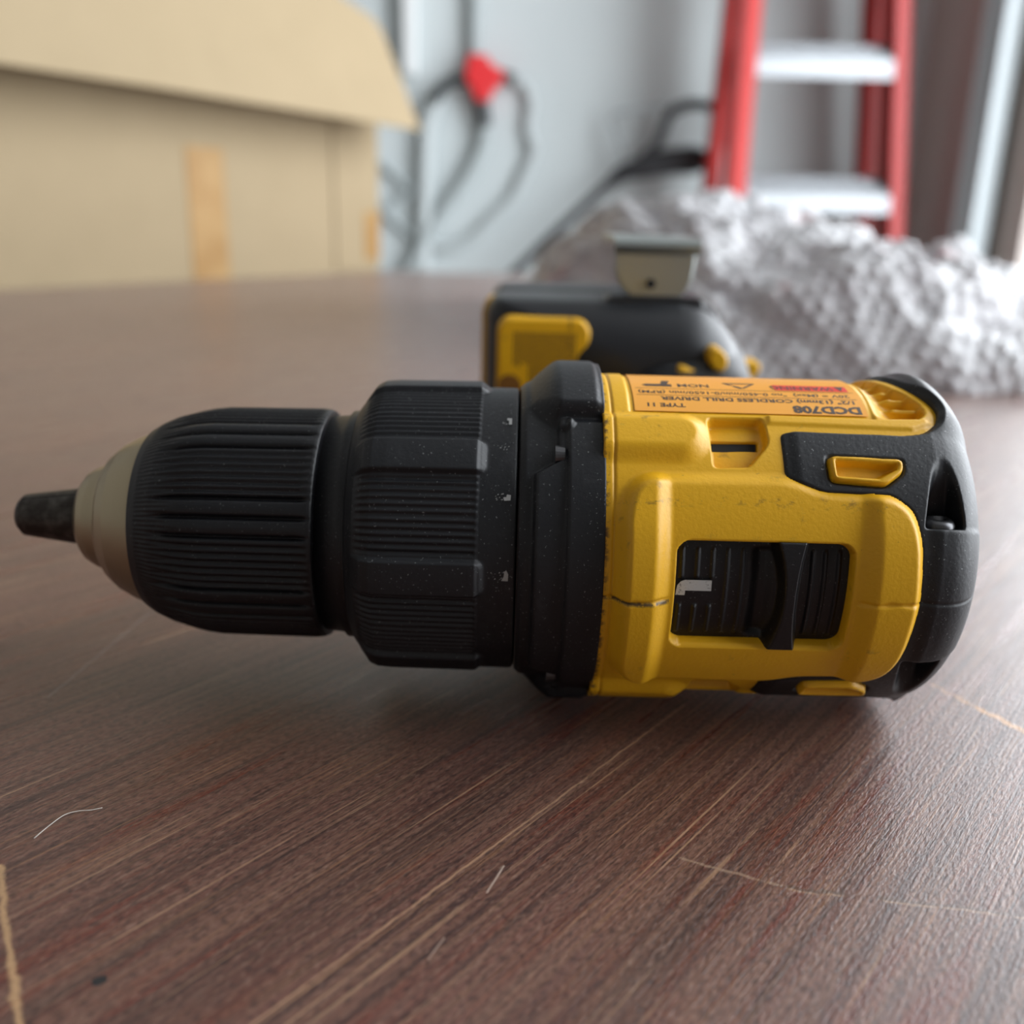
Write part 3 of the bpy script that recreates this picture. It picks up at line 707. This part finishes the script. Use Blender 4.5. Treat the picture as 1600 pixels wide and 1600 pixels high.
print_text('DCD708', 58.9, 33.8, 2.8, M_INK, 1.12, .045)
print_text('TYPE 11', 29.0, 34.6, 1.55, M_INK, 1.25, .025)
print_text('1/2" (13mm) CORDLESS DRILL DRIVER', 58.6, 36.75, 1.55, M_INK, 1.30, .03)
print_text('20V \u2393 (Max)  "n\u2092 0-450/min/0-1650/min (RPM)'.replace('\u2393', '=').replace('\u2092', 'o'), 58.0, 39.0, 1.50, M_INK, 1.28, .015)
patch('label_rule', [[(21, 38.35), (59, 38.35), (59, 38.47), (21, 38.47)]], LR + .03, M_INK, lab)
patch('label_rule', [[(21, 41.0), (59, 41.0), (59, 41.12), (21, 41.12)]], LR + .03, M_INK, lab)
patch('warning_panel', [[(45.5, 41.5), (58.4, 41.5), (58.4, 44.2), (45.5, 44.2)]], LR + .03, M_RED, lab)
print_text('\u25b2WARNING'.replace('\u25b2', ''), 56.0, 41.9, 2.3, M_INK, 1.0, .02)
patch('warning_triangle', [[(58.0, 43.9), (56.4, 43.9), (57.2, 41.8)]], LR + .05, M_INK, lab)
patch('recycling_triangle', [[(42.6, 44.6), (42.0, 44.6), (39.6, 41.9), (40.2, 41.9)], [(39.4, 41.7), (40.1, 42.1), (37.2, 44.6), (36.6, 44.6)], [(42.3, 44.2), (42.3, 44.7), (36.9, 44.7), (36.9, 44.2)]], LR + .03, M_INK, lab)
print_text('NOM', 34.2, 41.9, 2.2, M_INK, 1.1, .02)
patch('drill_pictogram', [[(27.5, 42.0), (23, 42.0), (22.2, 42.6), (23, 43.2), (27.5, 43.2)], [(26.8, 43.2), (25.6, 43.2), (26.0, 45.2), (27.4, 45.2)]], LR + .03, M_INK, lab)

# ---- grip, trigger, foot, battery (toward +y, behind the body)
def loft(name, secs, M, parent, n=48, cap=True, e=2.6):
    """secs: (y, xc, zc, hx, hz[, exponent])"""
    th = np.linspace(0, 2 * math.pi, n, endpoint=False); rings = []
    for s_ in secs:
        y, xc, zc, hx, hz = s_[:5]; ex = s_[5] if len(s_) > 5 else e
        c, s2 = np.cos(th), np.sin(th)
        rings.append(np.stack([xc + hx * np.sign(c) * np.abs(c) ** (2 / ex), np.full(n, float(y)), zc + hz * np.sign(s2) * np.abs(s2) ** (2 / ex)], -1))
    if cap:
        rings = [rings[0] * 0 + rings[0].mean(0)] + rings + [rings[-1] * 0 + rings[-1].mean(0)]
    return grid_obj(name, np.array(rings)[:, ::-1], M, parent, wrap=True)
loft('grip', [(20, 52, 0, 22, 22), (34, 54, 0, 19, 17), (55, 55, 0, 17, 12.5), (82, 54, 0, 17, 12.5), (94, 51, 0, 19, 15), (106, 47, 0, 23, 21), (114, 44, 0, 27, 26)], M_BLK, drill)
loft('trigger', [(34, 33, 0, 6, 6), (38, 32, 0, 8, 7), (50, 33.5, 0, 7.5, 7), (58, 35, 0, 5, 6)], M_BLK2, drill)
# foot: black moulding with a big round heel
def rounded_outline(x0, x1, h, rl, rr_, n=10):
    P = []
    for cx, cz, r, a0 in ((x1 - rr_, h - rr_, rr_, 0), (x0 + rl, h - rl, rl, 90), (x0 + rl, -h + rl, rl, 180), (x1 - rr_, -h + rr_, rr_, 270)):
        for i in range(n + 1):
            a = math.radians(a0 + 90 * i / n); P.append((cx + r * math.cos(a), cz + r * math.sin(a)))
    return np.array(P)
def slab(name, levels, M, parent):
    """levels: (y, x0, x1, half z, left radius, right radius)"""
    rings = []
    for y, x0, x1, h_, rl, rr_ in levels:
        o = rounded_outline(x0, x1, h_, rl, rr_); rings.append(np.stack([o[:, 0], np.full(len(o), float(y)), o[:, 1]], -1))
    rings = [rings[0] * 0 + rings[0].mean(0)] + rings + [rings[-1] * 0 + rings[-1].mean(0)]
    return grid_obj(name, np.array(rings)[:, ::-1], M, parent, wrap=True)
slab('foot', [(96, 24, 60, 17, 8, 14), (101, 6, 64, 25, 6, 18), (106, -5, 65.5, 29, 5, 19), (110, -8, 66, 30.2, 5, 19.5), (116, -9.3, 66, 30.5, 5, 20), (132, -9.3, 66, 30.5, 5, 20)], M_BLKF, drill)
slab('foot_base', [(119, -10.6, 64, 29.8, 5, 18), (131, -10.6, 64, 29.8, 5, 18)], M_YEL, drill)
slab('battery', [(132, -8, 65, 30, 6, 14), (133, -9, 66, 30.6, 6, 15), (158, -9, 66, 30.6, 6, 15), (161, -7, 64, 29, 5, 13)], M_BLKF, drill)
# yellow front panel of the foot with warning print and a notch
bm = bmesh.new()
o = rounded_outline(-5.6, 20.8, 13, 4.2, 4.2, 6); o[:, 1] += 13.5
prism(bm, [pv(x, 98.0, z) for x, z in o], pv(0, 13, 0) - pv(0, 0, 0)); fpn = bm_obj('foot_panel', bm, M_YEL, drill, bevel=.0012)
bm = bmesh.new(); o = rounded_outline(-5.0, 1.6, 5.5, 3, 3.2, 6); o[:, 1] += 5.0
prism(bm, [pv(x, 97.9, z) for x, z in o], pv(0, .5, 0) - pv(0, 0, 0)); bm_obj('panel_notch', bm, mat('brown_notch', (.22, .09, .01), .6), fpn)
bm = bmesh.new()
for i in range(16):
    x = -.8 + i * 1.12; lo = 14.0 if i < 4 else (10.0 - (i % 3) * 1.2)
    z = 22.6
    while z > lo:
        L = rr.uniform(.6, 1.6); prism(bm, [pv(x, 97.95, z), pv(x + .62, 97.95, z), pv(x + .62, 97.95, z - L), pv(x, 97.95, z - L)], pv(0, .1, 0) - pv(0, 0, 0)); z -= L + .22
bm_obj('warning_print', bm, M_BROWN, fpn)
# yellow windows of the grip's rubber, and the battery release at the heel
def blob(name, pts, y, d, M):
    bm = bmesh.new(); prism(bm, [pv(x, y, z) for x, z in pts], pv(0, d, 0) - pv(0, 0, 0)); return bm_obj(name, bm, M, drill, bevel=.0008)
blob('grip_inlay', [(36, 4.0), (41, 6.0), (45.5, 15.4), (50.0, 14.2), (51.5, 12.6), (48.5, 10.0), (46, 4.0)], 90.0, 12, M_YEL)
blob('grip_inlay', [(56.0 + 2.6 * math.cos(a) + .6 * math.sin(a) * -1, 17.2 + 3.1 * math.sin(a)) for a in np.linspace(0, 2 * math.pi, 18, endpoint=False)], 91, 12, M_YEL)
bm = bmesh.new()
prism(bm, [pv(62, 122, -8), pv(73.5, 122, -8), pv(73.7, 122, 6), pv(76.0, 122, 9.0), pv(75.6, 122, 11.5), pv(62, 122, 11.7)], pv(0, 10, 0) - pv(0, 0, 0)); bm_obj('battery_release', bm, M_YEL, drill, bevel=.001)
# steel belt hook on the upper side of the foot
hk = bmesh.new()
o = [(34.0, 25.5), (47.4, 25.5), (47.4, 31.6), (49.4, 33.6), (50.6, 36.5), (51.0, 40), (51.2, 44.5), (27.9, 44.5), (28.0, 39.5), (28.6, 36.8), (30.2, 34.0), (32.4, 32.2), (34.0, 31.2)]
prism(hk, [pv(x, 112.5, z) for x, z in o], pv(0, 1.6, 0) - pv(0, 0, 0))
hook = bm_obj('belt_hook', hk, M_ZINC, drill, bevel=.0006)
hk = bmesh.new()
arc = [(112.5, 43.6), (111.2, 44.8), (110.6, 46.0), (111.2, 47.2), (113.2, 48.0), (120, 48.2), (150, 47.6), (156, 46.4)]
for (y0, z0), (y1, z1) in zip(arc, arc[1:]):
    d = Vector((0, y1 - y0, z1 - z0)).normalized(); nn = (0, -d.z * 1.5, d.y * 1.5)
    x0, x1 = 27.4, 52.2
    add_hexa(hk, [pv(x0, y0, z0), pv(x1, y0, z0), pv(x1, y0 + nn[1] * -1, z0 - nn[2]), pv(x0, y0 - nn[1], z0 - nn[2])],
             [pv(x0, y1, z1), pv(x1, y1, z1), pv(x1, y1 - nn[1], z1 - nn[2]), pv(x0, y1 - nn[1], z1 - nn[2])])
bm_obj('hook_arm', hk, M_ZINC, hook)
bm = bmesh.new(); bmesh.ops.create_cone(bm, cap_ends=True, segments=16, radius1=.0014, radius2=.0014, depth=.0012, matrix=Matrix.Translation(pv(38.6, 112.3, 35.4)) @ Matrix.Rotation(math.radians(90), 4, 'X'))
bm_obj('hook_rivet', bm, M_DARK, hook)
bm = bmesh.new(); prism(bm, [pv(x, 111, z) for x, z in ((25, 28), (55, 28), (54, 31.6), (48, 32), (33.5, 32), (26.5, 31.8))], pv(0, 12, 0) - pv(0, 0, 0)); bm_obj('hook_mount', bm, M_BLKF, drill, bevel=.001)

# ================================================================== a stray hair on the table
hr = bmesh.new(); add_tube(hr, smooth_path([(-.0685, .1168, .0001), (-.0676, .1195, .0003), (-.0664, .1220, .0005), (-.0648, .1232, .0004), (-.0632, .1238, .0002), (-.0618, .1246, .0001)], 6), .00006, 6)
tag(bm_obj('stray_hair', hr, mat('pale_hair', (.62, .58, .52), .4), smooth=True), 'thin pale curved hair lying on the bare table top', 'hair')
